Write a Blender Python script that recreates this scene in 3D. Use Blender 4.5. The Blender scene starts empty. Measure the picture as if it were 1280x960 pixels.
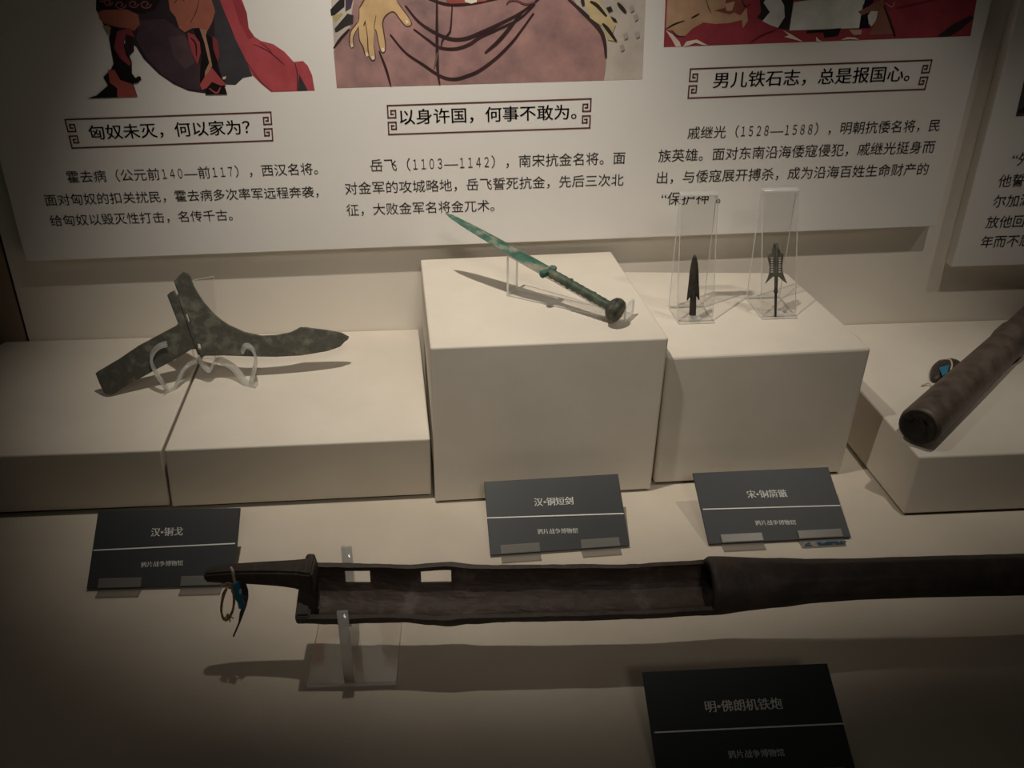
import bpy, bmesh, math, random, re
import numpy as np
from mathutils import Vector, Matrix, noise
from mathutils.geometry import delaunay_2d_cdt
random.seed(4)
S = bpy.context.scene
COL = S.collection
V = Vector

# ------------------------------------------------------------------ camera
FPX, PITCH, YAW, ROLL = 1140.6101684, 28.4536, 5.2728, 0.4975
CAM = V((0.0347, -1.2690, 0.6840))
_p, _y, _r = (math.radians(a) for a in (PITCH, YAW, ROLL))
FWD = V((math.sin(_y) * math.cos(_p), math.cos(_y) * math.cos(_p), -math.sin(_p)))
_R0 = V((math.cos(_y), -math.sin(_y), 0)); _U0 = _R0.cross(FWD)
RGT = _R0 * math.cos(_r) + _U0 * math.sin(_r)
UPV = -_R0 * math.sin(_r) + _U0 * math.cos(_r)
cd = bpy.data.cameras.new('camera'); cam = bpy.data.objects.new('camera', cd); COL.objects.link(cam)
cd.sensor_width = 36.0; cd.lens = FPX / 1280 * 36.0; cd.clip_start = 0.02; cd.clip_end = 50
M = Matrix.Identity(4)
for i in range(3):
    M[i][0], M[i][1], M[i][2], M[i][3] = RGT[i], UPV[i], -FWD[i], CAM[i]
cam.matrix_world = M
S.camera = cam

# ------------------------------------------------------------------ world, lamps, exposure
S.view_settings.view_transform = 'Standard'; S.view_settings.look = 'None'
S.view_settings.gamma = 1.0; S.view_settings.use_curve_mapping = False
S.view_settings.exposure = 0.0
S.cycles.transparent_max_bounces = 40   # many clear sheets stand one behind the other
w = bpy.data.worlds.new('dim_gallery'); S.world = w; w.use_nodes = True
w.node_tree.nodes['Background'].inputs[0].default_value = (0.9, 0.86, 0.76, 1)
w.node_tree.nodes['Background'].inputs[1].default_value = 0.006

def spot(name, loc, aim, energy, angle, blend, radius, col):
    l = bpy.data.lights.new(name, 'SPOT'); o = bpy.data.objects.new(name, l); COL.objects.link(o)
    l.energy = energy; l.spot_size = math.radians(angle); l.spot_blend = blend
    l.shadow_soft_size = radius; l.color = col
    o.location = loc
    o.rotation_euler = (V(aim) - V(loc)).to_track_quat('-Z', 'Y').to_euler()
    return o
WARM = (1.0, 0.912, 0.80)
spot('case_spotlight', (-0.05, -0.43, 1.20), (0.08, -0.08, 0.14), 31, 67, 1.0, 0.012, WARM)
spot('case_spotlight', (0.80, -0.42, 1.20), (0.60, -0.19, 0.08), 12, 46, 1.0, 0.012, WARM)
spot('case_spotlight', (1.25, -0.42, 1.20), (0.95, -0.10, 0.10), 5.5, 42, 1.0, 0.012, WARM)
spot('front_fill_light', (0.28, -2.40, 1.75), (0.14, -0.10, 0.17), 50, 24, 1.0, 0.25, WARM)  # added unseen fill that brightens the block fronts, no known fixture

# ------------------------------------------------------------------ pixel rays (1280 x 960 frame)
def ray(x, y): return FWD + RGT * ((x - 640) / FPX) - UPV * ((y - 480) / FPX)
def onz(x, y, z):
    d = ray(x, y); return CAM + d * ((z - CAM.z) / d.z)
def ony(x, y, Y):
    d = ray(x, y); return CAM + d * ((Y - CAM.y) / d.y)
def onp(x, y, O, n):
    d = ray(x, y); return CAM + d * ((V(O) - CAM).dot(n) / d.dot(n))

# ------------------------------------------------------------------ materials
def srgb(r, g, b):
    f = lambda c: (c / 255 / 12.92) if c <= 10 else ((c / 255 + 0.055) / 1.055) ** 2.4
    return (f(r), f(g), f(b), 1)
def mat(name, c1, c2=None, scale=20, rough=0.6, bump=0.0, bscale=60, metal=0.0, lo=0.35, hi=0.65, spec=0.5, c3=None, detail=6, rvar=0.0):
    m = bpy.data.materials.new(name); m.use_nodes = True
    nt = m.node_tree; b = nt.nodes['Principled BSDF']
    b.inputs['Roughness'].default_value = rough; b.inputs['Metallic'].default_value = metal
    b.inputs['Specular IOR Level'].default_value = spec
    b.inputs['Base Color'].default_value = c1
    tc = nt.nodes.new('ShaderNodeTexCoord')
    if c2:
        n = nt.nodes.new('ShaderNodeTexNoise'); n.inputs['Scale'].default_value = scale; n.inputs['Detail'].default_value = detail
        n.inputs['Roughness'].default_value = 0.6
        r = nt.nodes.new('ShaderNodeValToRGB')
        r.color_ramp.elements[0].position = lo; r.color_ramp.elements[0].color = c1
        r.color_ramp.elements[1].position = hi; r.color_ramp.elements[1].color = c2
        if c3:
            e = r.color_ramp.elements.new((lo + hi) / 2); e.color = c3
        nt.links.new(tc.outputs['Object'], n.inputs['Vector'])
        nt.links.new(n.outputs['Fac'], r.inputs['Fac']); nt.links.new(r.outputs['Color'], b.inputs['Base Color'])
        if rvar:
            mr = nt.nodes.new('ShaderNodeMapRange'); mr.inputs['To Min'].default_value = rough - rvar; mr.inputs['To Max'].default_value = rough + rvar
            nt.links.new(n.outputs['Fac'], mr.inputs['Value']); nt.links.new(mr.outputs['Result'], b.inputs['Roughness'])
    if bump:
        n2 = nt.nodes.new('ShaderNodeTexNoise'); n2.inputs['Scale'].default_value = bscale; n2.inputs['Detail'].default_value = 8
        bp = nt.nodes.new('ShaderNodeBump'); bp.inputs['Strength'].default_value = bump; bp.inputs['Distance'].default_value = 0.002
        nt.links.new(tc.outputs['Object'], n2.inputs['Vector'])
        nt.links.new(n2.outputs['Fac'], bp.inputs['Height']); nt.links.new(bp.outputs['Normal'], b.inputs['Normal'])
    return m
def acrylic(name, tint, gloss, haze, rough=0.02):
    """Thin clear sheet: light passes, Fresnel gloss on top, a little scatter on sawn or polished edges."""
    m = bpy.data.materials.new(name); m.use_nodes = True; nt = m.node_tree
    for n in list(nt.nodes): nt.nodes.remove(n)
    out = nt.nodes.new('ShaderNodeOutputMaterial')
    tr = nt.nodes.new('ShaderNodeBsdfTransparent'); tr.inputs['Color'].default_value = tint
    gl = nt.nodes.new('ShaderNodeBsdfGlossy'); gl.inputs['Roughness'].default_value = rough
    fr = nt.nodes.new('ShaderNodeLayerWeight'); fr.inputs['Blend'].default_value = 0.5
    pw = nt.nodes.new('ShaderNodeMath'); pw.operation = 'POWER'; pw.inputs[1].default_value = 4.0
    mm = nt.nodes.new('ShaderNodeMath'); mm.operation = 'MULTIPLY_ADD'; mm.inputs[1].default_value = 0.5 * gloss; mm.inputs[2].default_value = 0.04 * gloss; mm.use_clamp = True
    nt.links.new(fr.outputs['Facing'], pw.inputs[0])
    mx = nt.nodes.new('ShaderNodeMixShader')
    nt.links.new(pw.outputs[0], mm.inputs[0]); nt.links.new(mm.outputs[0], mx.inputs[0])
    last = tr
    if haze:
        df = nt.nodes.new('ShaderNodeBsdfDiffuse'); df.inputs['Color'].default_value = (0.9, 0.9, 0.88, 1)
        tl = nt.nodes.new('ShaderNodeBsdfTranslucent'); tl.inputs['Color'].default_value = (0.9, 0.9, 0.88, 1)
        m2 = nt.nodes.new('ShaderNodeMixShader'); m2.inputs[0].default_value = 0.5
        m3 = nt.nodes.new('ShaderNodeMixShader'); m3.inputs[0].default_value = haze
        nt.links.new(df.outputs[0], m2.inputs[1]); nt.links.new(tl.outputs[0], m2.inputs[2])
        nt.links.new(tr.outputs[0], m3.inputs[1]); nt.links.new(m2.outputs[0], m3.inputs[2]); last = m3
    nt.links.new(last.outputs[0], mx.inputs[1]); nt.links.new(gl.outputs[0], mx.inputs[2])
    nt.links.new(mx.outputs[0], out.inputs['Surface'])
    return m
PLINTH = mat('plinth_paint', srgb(214, 206, 192), srgb(222, 214, 200), 9, 0.62, 0.05, 180, spec=0.3)
FLOORM = mat('case_floor_cloth', srgb(198, 188, 172), srgb(208, 198, 182), 7, 0.75, 0.08, 260, spec=0.2)
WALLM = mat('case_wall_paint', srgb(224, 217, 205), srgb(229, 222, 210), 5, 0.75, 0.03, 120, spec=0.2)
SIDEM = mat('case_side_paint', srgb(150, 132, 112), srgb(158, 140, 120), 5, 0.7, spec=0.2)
SEAMM = mat('dark_joint', srgb(30, 26, 22), rough=0.6)
BASEM = mat('foot_contact_shade', srgb(40, 34, 28), rough=0.8)  # dark colour stands in for the contact shadow under each plinth
BOARD = mat('printed_board', srgb(225, 222, 217), srgb(229, 226, 221), 3, 0.55, spec=0.25)
BOARDE = mat('board_edge', srgb(225, 222, 212), rough=0.6)
INK = mat('dark_ink', srgb(44, 36, 32), rough=0.6, spec=0.2)
FRAMEI = mat('brown_ink', srgb(96, 58, 50), rough=0.6, spec=0.2)
CARDM = mat('charcoal_card', srgb(54, 57, 58), srgb(60, 63, 64), 8, 0.5, spec=0.4)
CARDT = mat('card_print', srgb(235, 235, 228), rough=0.6)
CLIPM = acrylic('smoky_acrylic', (0.70, 0.66, 0.60, 1), 0.5, 0.26, 0.3)
ACR = acrylic('clear_acrylic', (0.985, 0.985, 0.982, 1), 0.9, 0.0)
ACRE = acrylic('acrylic_edge', (0.88, 0.88, 0.86, 1), 1.5, 0.86)
ACRB = acrylic('acrylic_bent_rod', (0.90, 0.90, 0.88, 1), 1.8, 0.46)
BRONZE = mat('dark_bronze', srgb(60, 66, 57), srgb(104, 106, 92), 66, 0.55, 0.5, 90, 0.15, 0.32, 0.68, c3=srgb(74, 70, 60), rvar=0.1)
GREEN = mat('green_patina', srgb(40, 74, 62), srgb(146, 136, 120), 54, 0.6, 0.5, 120, 0.0, 0.38, 0.66, c3=srgb(58, 104, 86))
GREEN2 = mat('grip_patina', srgb(52, 60, 48), srgb(120, 108, 92), 70, 0.6, 0.5, 150, 0.0, 0.38, 0.72, c3=srgb(70, 88, 70))
POMM = mat('pommel_patina', srgb(42, 42, 34), srgb(86, 88, 72), 90, 0.6, 0.8, 140)
ARROWM = mat('blackened_bronze', srgb(36, 34, 30), srgb(62, 58, 50), 60, 0.5, 0.5, 160, 0.2)
ARROWG = mat('grey_bronze', srgb(58, 56, 50), srgb(96, 92, 82), 90, 0.5, 0.5, 160, 0.2)
IRON = mat('rusted_iron', srgb(66, 55, 49), srgb(98, 82, 73), 34, 0.6, 0.7, 80, 0.1, 0.3, 0.7, c3=srgb(76, 66, 61), rvar=0.12)
IRONIN = mat('trough_iron', srgb(70, 60, 54), srgb(122, 112, 104), 30, 0.6, 0.7, 70, 0.1, 0.35, 0.75, c3=srgb(84, 68, 60))
IRON2 = mat('brown_iron', srgb(70, 60, 53), srgb(112, 99, 88), 44, 0.5, 0.6, 60, 0.1, 0.3, 0.7, rvar=0.1)
BOREM = mat('dark_bore', srgb(28, 22, 20), srgb(52, 44, 40), 50, 0.6, 0.8, 90)  # darker brown inside the cannon bore and on the iron tube's end
BLUE = mat('blue_tag', srgb(34, 112, 142), srgb(44, 128, 158), 60, 0.5)
NAVY = mat('tag_back', srgb(38, 44, 60), srgb(50, 56, 74), 60, 0.5)
LEATH = mat('dark_leather', srgb(52, 44, 40), srgb(66, 56, 50), 60, 0.5)
STRING = mat('tan_string', srgb(150, 118, 72), srgb(184, 152, 100), 200, 0.8)
CORD = mat('pale_cord', srgb(200, 180, 160), srgb(214, 196, 176), 200, 0.8)

# ------------------------------------------------------------------ object helpers
def thing(name, loc, label, cat, group=None):
    o = bpy.data.objects.new(name, None); COL.objects.link(o); o.location = loc
    o.empty_display_size = 0.02
    o['label'] = label; o['category'] = cat
    if group: o['group'] = group
    return o
def tag(o, label, cat, group=None):
    o['label'] = label; o['category'] = cat
    if group: o['group'] = group
    return o
def root_loc(p):
    while p.parent: p = p.parent
    return V(p.location)
def link(name, me, mats, parent=None, label=None, smooth=False, loc=None):
    """me holds world coordinates; re-based onto its parent thing (or onto loc)."""
    o = bpy.data.objects.new(name, me); COL.objects.link(o)
    for m in (mats if isinstance(mats, (list, tuple)) else [mats]): me.materials.append(m)
    off = root_loc(parent) if parent else (V(loc) if loc is not None else V((0, 0, 0)))
    me.transform(Matrix.Translation(-off))
    if parent: o.parent = parent
    else: o.location = off
    if label: o['label'] = label
    if smooth:
        for p in me.polygons: p.use_smooth = True
    return o
def mesh(bm, name='m'):
    me = bpy.data.meshes.new(name); bmesh.ops.recalc_face_normals(bm, faces=bm.faces[:]) ; bm.to_mesh(me); bm.free(); return me
def raw(verts, faces, fm=None):
    me = bpy.data.meshes.new('m'); me.from_pydata([tuple(v) for v in verts], [], faces)
    if fm:
        for p, k in zip(me.polygons, fm): p.material_index = k
    me.update(); return me
def hexa(bm, c, bev=0.0, seg=2, mi=0):
    """c: 8 corners, bottom ring then top ring."""
    vs = [bm.verts.new(p) for p in c]
    fs = [bm.faces.new([vs[i] for i in f]) for f in ((3, 2, 1, 0), (4, 5, 6, 7), (0, 1, 5, 4), (1, 2, 6, 5), (2, 3, 7, 6), (3, 0, 4, 7))]
    for f in fs: f.material_index = mi
    if bev:
        es = list({e for f in fs for e in f.edges})
        bmesh.ops.bevel(bm, geom=es, offset=bev, segments=seg, profile=0.5, affect='EDGES', clamp_overlap=True)
    return vs
def slab(bm, O, ex, ey, ez, bev=0.0, mi=0, seg=2):
    O, ex, ey, ez = V(O), V(ex), V(ey), V(ez)
    return hexa(bm, [O, O + ex, O + ex + ey, O + ey, O + ez, O + ex + ez, O + ex + ey + ez, O + ey + ez], bev, seg, mi)
def box(bm, x0, x1, y0, y1, z0, z1, bev=0.0, mi=0):
    return slab(bm, (x0, y0, z0), (x1 - x0, 0, 0), (0, y1 - y0, 0), (0, 0, z1 - z0), bev, mi)
def plate_mesh(O, ex, ey, ez, bev=0.0006):
    """clear sheet; index 0 on the two big faces (normal ez), 1 on the sawn edges"""
    bm = bmesh.new(); slab(bm, O, ex, ey, ez, bev, 0, 1)
    n = V(ez).normalized(); bm.normal_update()
    for f in bm.faces: f.material_index = 0 if abs(f.normal.dot(n)) > 0.9 else 1
    return mesh(bm)
def tube(bm, pts, rad, n=10, mi=0, cap=True):
    pts = [V(p) for p in pts]; rings = []
    prev = None
    for i, p in enumerate(pts):
        t = (pts[min(i + 1, len(pts) - 1)] - pts[max(i - 1, 0)]).normalized()
        if prev is None: a = t.cross(V((0, 0, 1))) if abs(t.z) < .9 else t.cross(V((1, 0, 0)))
        else: a = prev - t * prev.dot(t)
        a.normalize(); prev = a; b = t.cross(a)
        r = rad[i] if isinstance(rad, (list, tuple)) else rad
        rings.append([bm.verts.new(p + a * (r * math.cos(k * 2 * math.pi / n)) + b * (r * math.sin(k * 2 * math.pi / n))) for k in range(n)])
    for i in range(len(rings) - 1):
        for k in range(n):
            f = bm.faces.new((rings[i][k], rings[i][(k + 1) % n], rings[i + 1][(k + 1) % n], rings[i + 1][k])); f.material_index = mi
    if cap:
        bm.faces.new(rings[0][::-1]).material_index = mi; bm.faces.new(rings[-1]).material_index = mi
def strip(bm, pts, wdir, wid, thick, nrm=None):
    """flat bent strip along pts, its width along wdir"""
    pts = [V(p) for p in pts]; wd = V(wdir).normalized() * (wid / 2); rings = []
    for i, p in enumerate(pts):
        t = (pts[min(i + 1, len(pts) - 1)] - pts[max(i - 1, 0)]).normalized()
        q = t.cross(wd).normalized() * (thick / 2)
        rings.append([bm.verts.new(p + s * wd + r * q) for s, r in ((-1, -1), (1, -1), (1, 1), (-1, 1))])
    for i in range(len(rings) - 1):
        for k in range(4): bm.faces.new((rings[i][k], rings[i][(k + 1) % 4], rings[i + 1][(k + 1) % 4], rings[i + 1][k]))
    bm.faces.new(rings[0][::-1]); bm.faces.new(rings[-1])
def smooth_pts(pts, sub=6):
    """Catmull-Rom through pts"""
    P = [V(p) for p in pts]; P = [2 * P[0] - P[1]] + P + [2 * P[-1] - P[-2]]; out = []
    for i in range(1, len(P) - 2):
        for k in range(sub):
            t = k / sub; a, b, c, d = P[i - 1], P[i], P[i + 1], P[i + 2]
            out.append(0.5 * ((2 * b) + (c - a) * t + (2 * a - 5 * b + 4 * c - d) * t * t + (3 * b - a - 3 * c + d) * t ** 3))
    out.append(P[-2]); return out
def curve_mesh(loops, extrude, bevel=0.0, bres=1):
    """filled 2D outline with holes, given thickness; returns a mesh in its own xy plane"""
    c = bpy.data.curves.new('c', 'CURVE'); c.dimensions = '2D'; c.fill_mode = 'BOTH'
    c.extrude = extrude; c.bevel_depth = bevel; c.bevel_resolution = bres; c.offset = -bevel
    for L in loops:
        s = c.splines.new('POLY'); s.points.add(len(L) - 1); s.use_cyclic_u = True
        for p, q in zip(s.points, L): p.co = (q[0], q[1], 0, 1)
    o = bpy.data.objects.new('c', c); COL.objects.link(o)
    dg = bpy.context.evaluated_depsgraph_get(); me = bpy.data.meshes.new_from_object(o.evaluated_get(dg))
    bpy.data.objects.remove(o); bpy.data.curves.remove(c); me.materials.clear(); return me
def glyphs(body, bold=0.0, shear=0.0):
    """outlines of the words, triangulated with an even-odd test: (points, triangles)"""
    c = bpy.data.curves.new('t', 'FONT'); c.body = body; c.size = 1.0; c.resolution_u = 3; c.offset = bold; c.shear = shear
    c.fill_mode = 'NONE'
    o = bpy.data.objects.new('t', c); COL.objects.link(o)
    dg = bpy.context.evaluated_depsgraph_get(); me = bpy.data.meshes.new_from_object(o.evaluated_get(dg))
    bpy.data.objects.remove(o); bpy.data.curves.remove(c)
    P = [V((v.co.x, v.co.y)) for v in me.vertices]; E = [tuple(e.vertices) for e in me.edges]
    bpy.data.meshes.remove(me)
    if not P: return [], []
    vo, eo, fo, *_ = delaunay_2d_cdt(P, E, [], 0, 1e-6)
    pts = np.array([(v.x, v.y) for v in vo]); tri = np.array([f for f in fo if len(f) == 3])
    cen_ = pts[tri].mean(axis=1); A = np.array([P[i] for i, _ in E]); B = np.array([P[j] for _, j in E])
    ins = np.zeros(len(tri), int)
    for k in range(0, len(tri), 500):
        q = cen_[k:k + 500]; y = q[:, 1:2]
        cr = (A[None, :, 1] > y) != (B[None, :, 1] > y)
        dy = B[:, 1] - A[:, 1]; dy = np.where(dy == 0, 1e-12, dy)
        xx = A[None, :, 0] + (y - A[None, :, 1]) * ((B[:, 0] - A[:, 0]) / dy)[None]
        ins[k:k + 500] = (cr & (xx > q[:, 0:1])).sum(axis=1)
    return pts, tri[ins % 2 == 1]
PITCH_EM = float(glyphs('国国')[0][:, 0].max() - glyphs('国')[0][:, 0].max())
def words(body, bold):
    """runs of characters set one after another; figures take a narrower set"""
    X, T_, cur, k = [], [], 0.0, 0
    for run in re.findall(r'[0-9]+|[^0-9]+', body):
        dig = run[0].isdigit(); f = 0.60 if dig else 1.0
        g = ''.join(chr(ord(c) + 0xFEE0) for c in run) if dig else run
        pts, tri = glyphs(g)
        for dx in ((0, bold) if bold else (0,)):
            if not len(pts): continue
            q = pts.copy(); q[:, 0] = q[:, 0] * f + cur + dx; X.append(q); T_.append(tri + k); k += len(q)
        cur += len(run) * PITCH_EM * f
    return np.concatenate(X), np.concatenate(T_)
def text_lines(name, lines, O, n, m, parent, bold=0.0, shear=0.0, sy=1.0, lift=0.0005, label=None):
    """each line: (words, (x,y) of its lower left, (x,y) of its lower right) on the plane (O, n); one mesh"""
    n = V(n).normalized(); verts, faces = [], []
    for body, a, b in lines:
        pts, tri = words(body, bold)
        if not len(pts): continue
        x0, x1 = pts[:, 0].min(), pts[:, 0].max()
        A, B = onp(*a, O, n), onp(*b, O, n); ex = (B - A); sc = ex.length / (x1 - x0); ex.normalize(); ey = n.cross(ex).normalized()
        base = len(verts)
        for x, y in pts: verts.append(A + ex * float((x - x0) * sc) + ey * float((y + 0.09) * sc * sy) + n * lift)
        for t in tri: faces.append([base + int(i) for i in t])
    return link(name, raw(verts, faces), m, parent, label)

# ------------------------------------------------------------------ the setting
HL, HM, HR, HF = 0.0949, 0.2181, 0.1871, 0.0804
def struct(o): o['kind'] = 'structure'; return o
bm = bmesh.new(); box(bm, -1.0, 1.7, -1.02, 0.0, -0.03, 0.0); struct(link('floor', mesh(bm), FLOORM))
bm = bmesh.new(); box(bm, -0.5625, 1.7, 0.0, 0.03, -0.03, 1.35); struct(link('wall_back', mesh(bm), WALLM))
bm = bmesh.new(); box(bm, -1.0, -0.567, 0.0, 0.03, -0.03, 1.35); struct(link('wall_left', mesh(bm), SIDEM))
bm = bmesh.new(); box(bm, -0.567, -0.5625, 0.004, 0.03, -0.03, 1.35); struct(link('trim_1', mesh(bm), SEAMM))

def plinth(label, top, bot, bev=0.0025):
    """top: front-left, front-right, back-right, back-left; bot: the same at the floor. An added recessed foot, coloured dark as a contact shadow, carries it."""
    c = sum((V(p) for p in bot), V()) / 4; c.z = 0
    t = thing('display_plinth', c, label, 'plinth', 'off-white display plinths')
    bm = bmesh.new()
    hexa(bm, [V((p[0], p[1], 0.003)) for p in bot] + [V(p) for p in top], bev, 3)
    link('body', mesh(bm), PLINTH, t)
    bm = bmesh.new()
    q = [V((p[0], p[1], 0)) for p in bot]; q = [p + (c - p).normalized() * 0.006 for p in q]
    hexa(bm, q + [p + V((0, 0, 0.003)) for p in q])
    link('foot', mesh(bm), BASEM, t)
    return t
def T(z, *ps): return [V((x, y, z)) for x, y in ps]
plinth('low off-white plinth at the far left, left of the joint', T(HL, (-0.73, -0.3185), (-0.2960, -0.3205), (-0.3035, -0.001), (-0.596, -0.001)),
       T(0, (-0.73, -0.3030), (-0.3045, -0.3050), (-0.306, -0.001), (-0.597, -0.001)))
plinth('low off-white plinth between the left joint and the tallest block', T(HL, (-0.2925, -0.3205), (0.0228, -0.3189), (0.0085, -0.001), (-0.3005, -0.001)),
       T(0, (-0.3015, -0.3075), (0.0215, -0.3059), (0.0075, -0.001), (-0.303, -0.001)))
plinth('tallest off-white block in the middle, carrying the green bronze sword', T(HM, (0.0271, -0.3185), (0.3093, -0.3125), (0.2950, -0.0160), (0.0160, -0.0310)),
       T(0, (0.0259, -0.3218), (0.3040, -0.3158), (0.2930, -0.0170), (0.0160, -0.0310)))
plinth('second tallest off-white block carrying the two arrowheads on clear stands', T(HR, (0.3125, -0.3020), (0.5727, -0.2955), (0.5570, -0.0400), (0.3125, -0.0180)),
       T(0, (0.3107, -0.3040), (0.5663, -0.2975), (0.5560, -0.0400), (0.3060, -0.0180)), 0.004)
plinth('low off-white plinth at the far right, carrying the iron tube', T(HF, (0.6152, -0.3819), (1.45, -0.390), (1.45, -0.001), (0.6140, -0.001)),
       T(0, (0.6064, -0.3927), (1.45, -0.4010), (1.45, -0.001), (0.6010, -0.001)))

# ------------------------------------------------------------------ information boards
DB = 0.020
BO, BN = V((0, -DB, 0)), V((0, -1, 0))
def bpx(x, y): return ony(x, y, -DB)
def board(label, bl, br, ztop, xl, xr):
    t = thing('information_board', (bl[0], -DB, bl[1]), label, 'board', 'printed information boards on the wall')
    bm = bmesh.new()
    f = [V((bl[0], -DB, bl[1])), V((br[0], -DB, br[1])), V((xr, -DB, ztop)), V((xl, -DB, ztop))]
    k = [p + V((0, DB - 0.0005, 0)) for p in f]
    hexa(bm, f + k, 0.0012, 2)
    link('panel', mesh(bm), BOARD, t)
    return t
B1 = board('wide white information board with three printed pictures above three captions', (-0.5296, 0.2247), (0.7849, 0.2465), 0.95, -0.5296, 0.7890)
B2 = board('white information board cut off by the right edge, hung slightly lower', (0.8243, 0.1807), (1.65, 0.185), 0.95, 0.829, 1.65)

class Art:
    """flat printed picture: coloured shapes stacked on the board, one mesh with one ink per colour"""
    def __init__(self): self.v, self.f, self.k, self.m, self.n = [], [], [], [], 0
    def ink(self, rgb, to=None):
        gy = .3 * rgb[0] + .59 * rgb[1] + .11 * rgb[2]; rgb = tuple(int((q * .68 + gy * .32) * .95) for q in rgb)
        nm = 'ink_%02x%02x%02x' % rgb + ('_wash' if to else '')
        m = bpy.data.materials.get(nm)
        if not m:
            c = srgb(*rgb); c2 = srgb(*[min(255, int(q * 1.18 + 6)) for q in rgb]); m = mat(nm, c, srgb(*to) if to else c2, 22 if to else 26, 0.55, spec=0.2, lo=0.3, hi=0.72, detail=9)
        if m not in self.m: self.m.append(m)
        return self.m.index(m)
    def poly(self, rgb, pts, Z=(0, 0, 1), to=None):
        self.n += 1; k = self.ink(rgb, to); h = 0.0002 + self.n * 0.00003
        P = [bpx(Z[0] + x / Z[2], Z[1] + y / Z[2]) for x, y in pts]
        loops = [[(p.x, p.z) for p in P]]
        me = curve_mesh(loops, 0.0)
        b = len(self.v)
        self.v += [V((q.co.x, -DB - h, q.co.y)) for q in me.vertices]
        for p in me.polygons: self.f.append([b + i for i in p.vertices][::-1]); self.k.append(k)
        bpy.data.meshes.remove(me)
    def line(self, rgb, pts, wid, Z=(0, 0, 1), taper=True):
        self.n += 1; k = self.ink(rgb); h = 0.0002 + self.n * 0.00003
        P = smooth_pts([bpx(Z[0] + x / Z[2], Z[1] + y / Z[2]) for x, y in pts], 5); N = len(P)
        wid = wid / Z[2] / 950; b = len(self.v)
        for i, p in enumerate(P):
            t = (P[min(i + 1, N - 1)] - P[max(i - 1, 0)]); q = V((-t.z, 0, t.x)).normalized()
            s = wid / 2 * ((0.45 + 0.55 * math.sin(math.pi * min(1, max(0, (i + .5) / N)))) if taper else 1)
            for sg in (1, -1):
                e = p + q * (s * sg); self.v.append(V((e.x, -DB - h, e.z)))
        for i in range(N - 1): self.f.append([b + 2 * i, b + 2 * i + 1, b + 2 * i + 3, b + 2 * i + 2]); self.k.append(k)
    def done(self, parent, label): return link('picture', raw(self.v, self.f, self.k), self.m, parent, label)

# -- picture of a kneeling figure in a red cape
a = Art(); Z = (100, 0, 4.2667)
DK = (52, 38, 46)
a.poly(DK, [(88, -40), (85, 50), (130, 140), (300, 250), (340, 315), (420, 395), (500, 450), (580, 485), (660, 497), (700, 498), (770, 450), (830, 452), (870, 415), (920, 405), (890, 330), (800, 130), (740, -40)], Z)
a.poly((74, 50, 60), [(320, 110), (450, 100), (560, 180), (640, 350), (640, 480), (560, 470), (440, 400), (350, 300), (300, 210)], Z)
a.poly((88, 62, 68), [(470, 195), (560, 190), (620, 330), (560, 370), (500, 300)], Z)
a.poly((62, 58, 66), [(690, -40), (740, -40), (800, 150), (890, 330), (920, 405), (870, 415), (825, 452), (770, 450), (745, 380), (720, 250), (715, 60)], Z)
a.poly((196, 58, 66), [(730, -40), (850, -40), (890, 70), (900, 150), (930, 195), (965, 218), (1030, 235), (1090, 275), (1140, 330), (1190, 325), (1215, 350), (1238, 400), (1252, 482), (1160, 485), (1020, 490), (960, 440), (920, 400), (890, 330), (830, 210), (790, 110)], Z)
a.poly((172, 44, 54), [(850, -20), (890, 70), (900, 150), (930, 195), (900, 210), (850, 120), (810, -10)], Z)
a.poly((58, 50, 56), [(1170, 395), (1215, 482), (1160, 485)], Z)
a.line((120, 34, 44), [(925, 235), (1000, 270), (1050, 310), (1090, 345)], 7, Z); a.line((120, 34, 44), [(960, 225), (1010, 265), (1035, 300)], 5, Z)
a.line((120, 34, 44), [(890, 330), (960, 430), (1025, 488)], 5, Z); a.line((120, 34, 44), [(1145, 330), (1160, 400), (1158, 484)], 7, Z)
a.poly((34, 26, 28), [(85, -40), (450, -40), (400, 50), (330, 72), (250, 48), (130, 58), (88, 40)], Z)
for cx, cy, s in ((150, 10, 1), (215, 25, 1.2), (285, 20, 1.1), (350, 22, 1.2), (120, -5, .8)):
    a.line((140, 70, 62), [(cx + s * 26 * math.cos(q) * (1 - q / 11), cy + s * 20 * math.sin(q) * (1 - q / 11)) for q in [i * .7 for i in range(12)]], 6, Z, False)
a.poly((164, 78, 54), [(98, 62), (130, 52), (250, 50), (312, 78), (320, 130), (290, 165), (250, 150), (200, 145), (130, 125), (105, 100)], Z)
a.poly((178, 88, 62), [(468, -40), (690, -40), (722, 60), (705, 120), (680, 165), (640, 150), (600, 150), (560, 172), (530, 150), (510, 90), (480, 55)], Z)
a.line((90, 44, 34), [(500, 20), (530, -10), (560, 10)], 5, Z); a.line((90, 44, 34), [(590, 120), (620, 60), (640, -20)], 4, Z)
a.poly((150, 120, 92), [(120, 135), (150, 135), (170, 150), (150, 190)], Z)
a.poly((26, 18, 20), [(168, 140), (205, 150), (250, 260), (278, 330), (278, 390), (300, 420), (322, 405), (328, 425), (285, 447), (308, 515), (38, 525), (90, 508), (150, 455), (125, 410), (165, 370), (180, 340), (155, 200)], Z)
a.poly((150, 44, 54), [(200, 165), (270, 148), (292, 200), (255, 190), (232, 225), (245, 290), (275, 335), (265, 352), (215, 310), (182, 255), (190, 212)], Z)
a.poly((48, 26, 34), [(245, 180), (285, 195), (290, 270), (260, 300), (240, 240)], Z)
a.poly((176, 66, 54), [(150, 372), (185, 372), (215, 425), (280, 448), (306, 515), (200, 518), (200, 470), (160, 440)], Z)
a.poly((24, 16, 18), [(270, 430), (315, 405), (328, 415), (310, 442), (275, 446)], Z)
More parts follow.
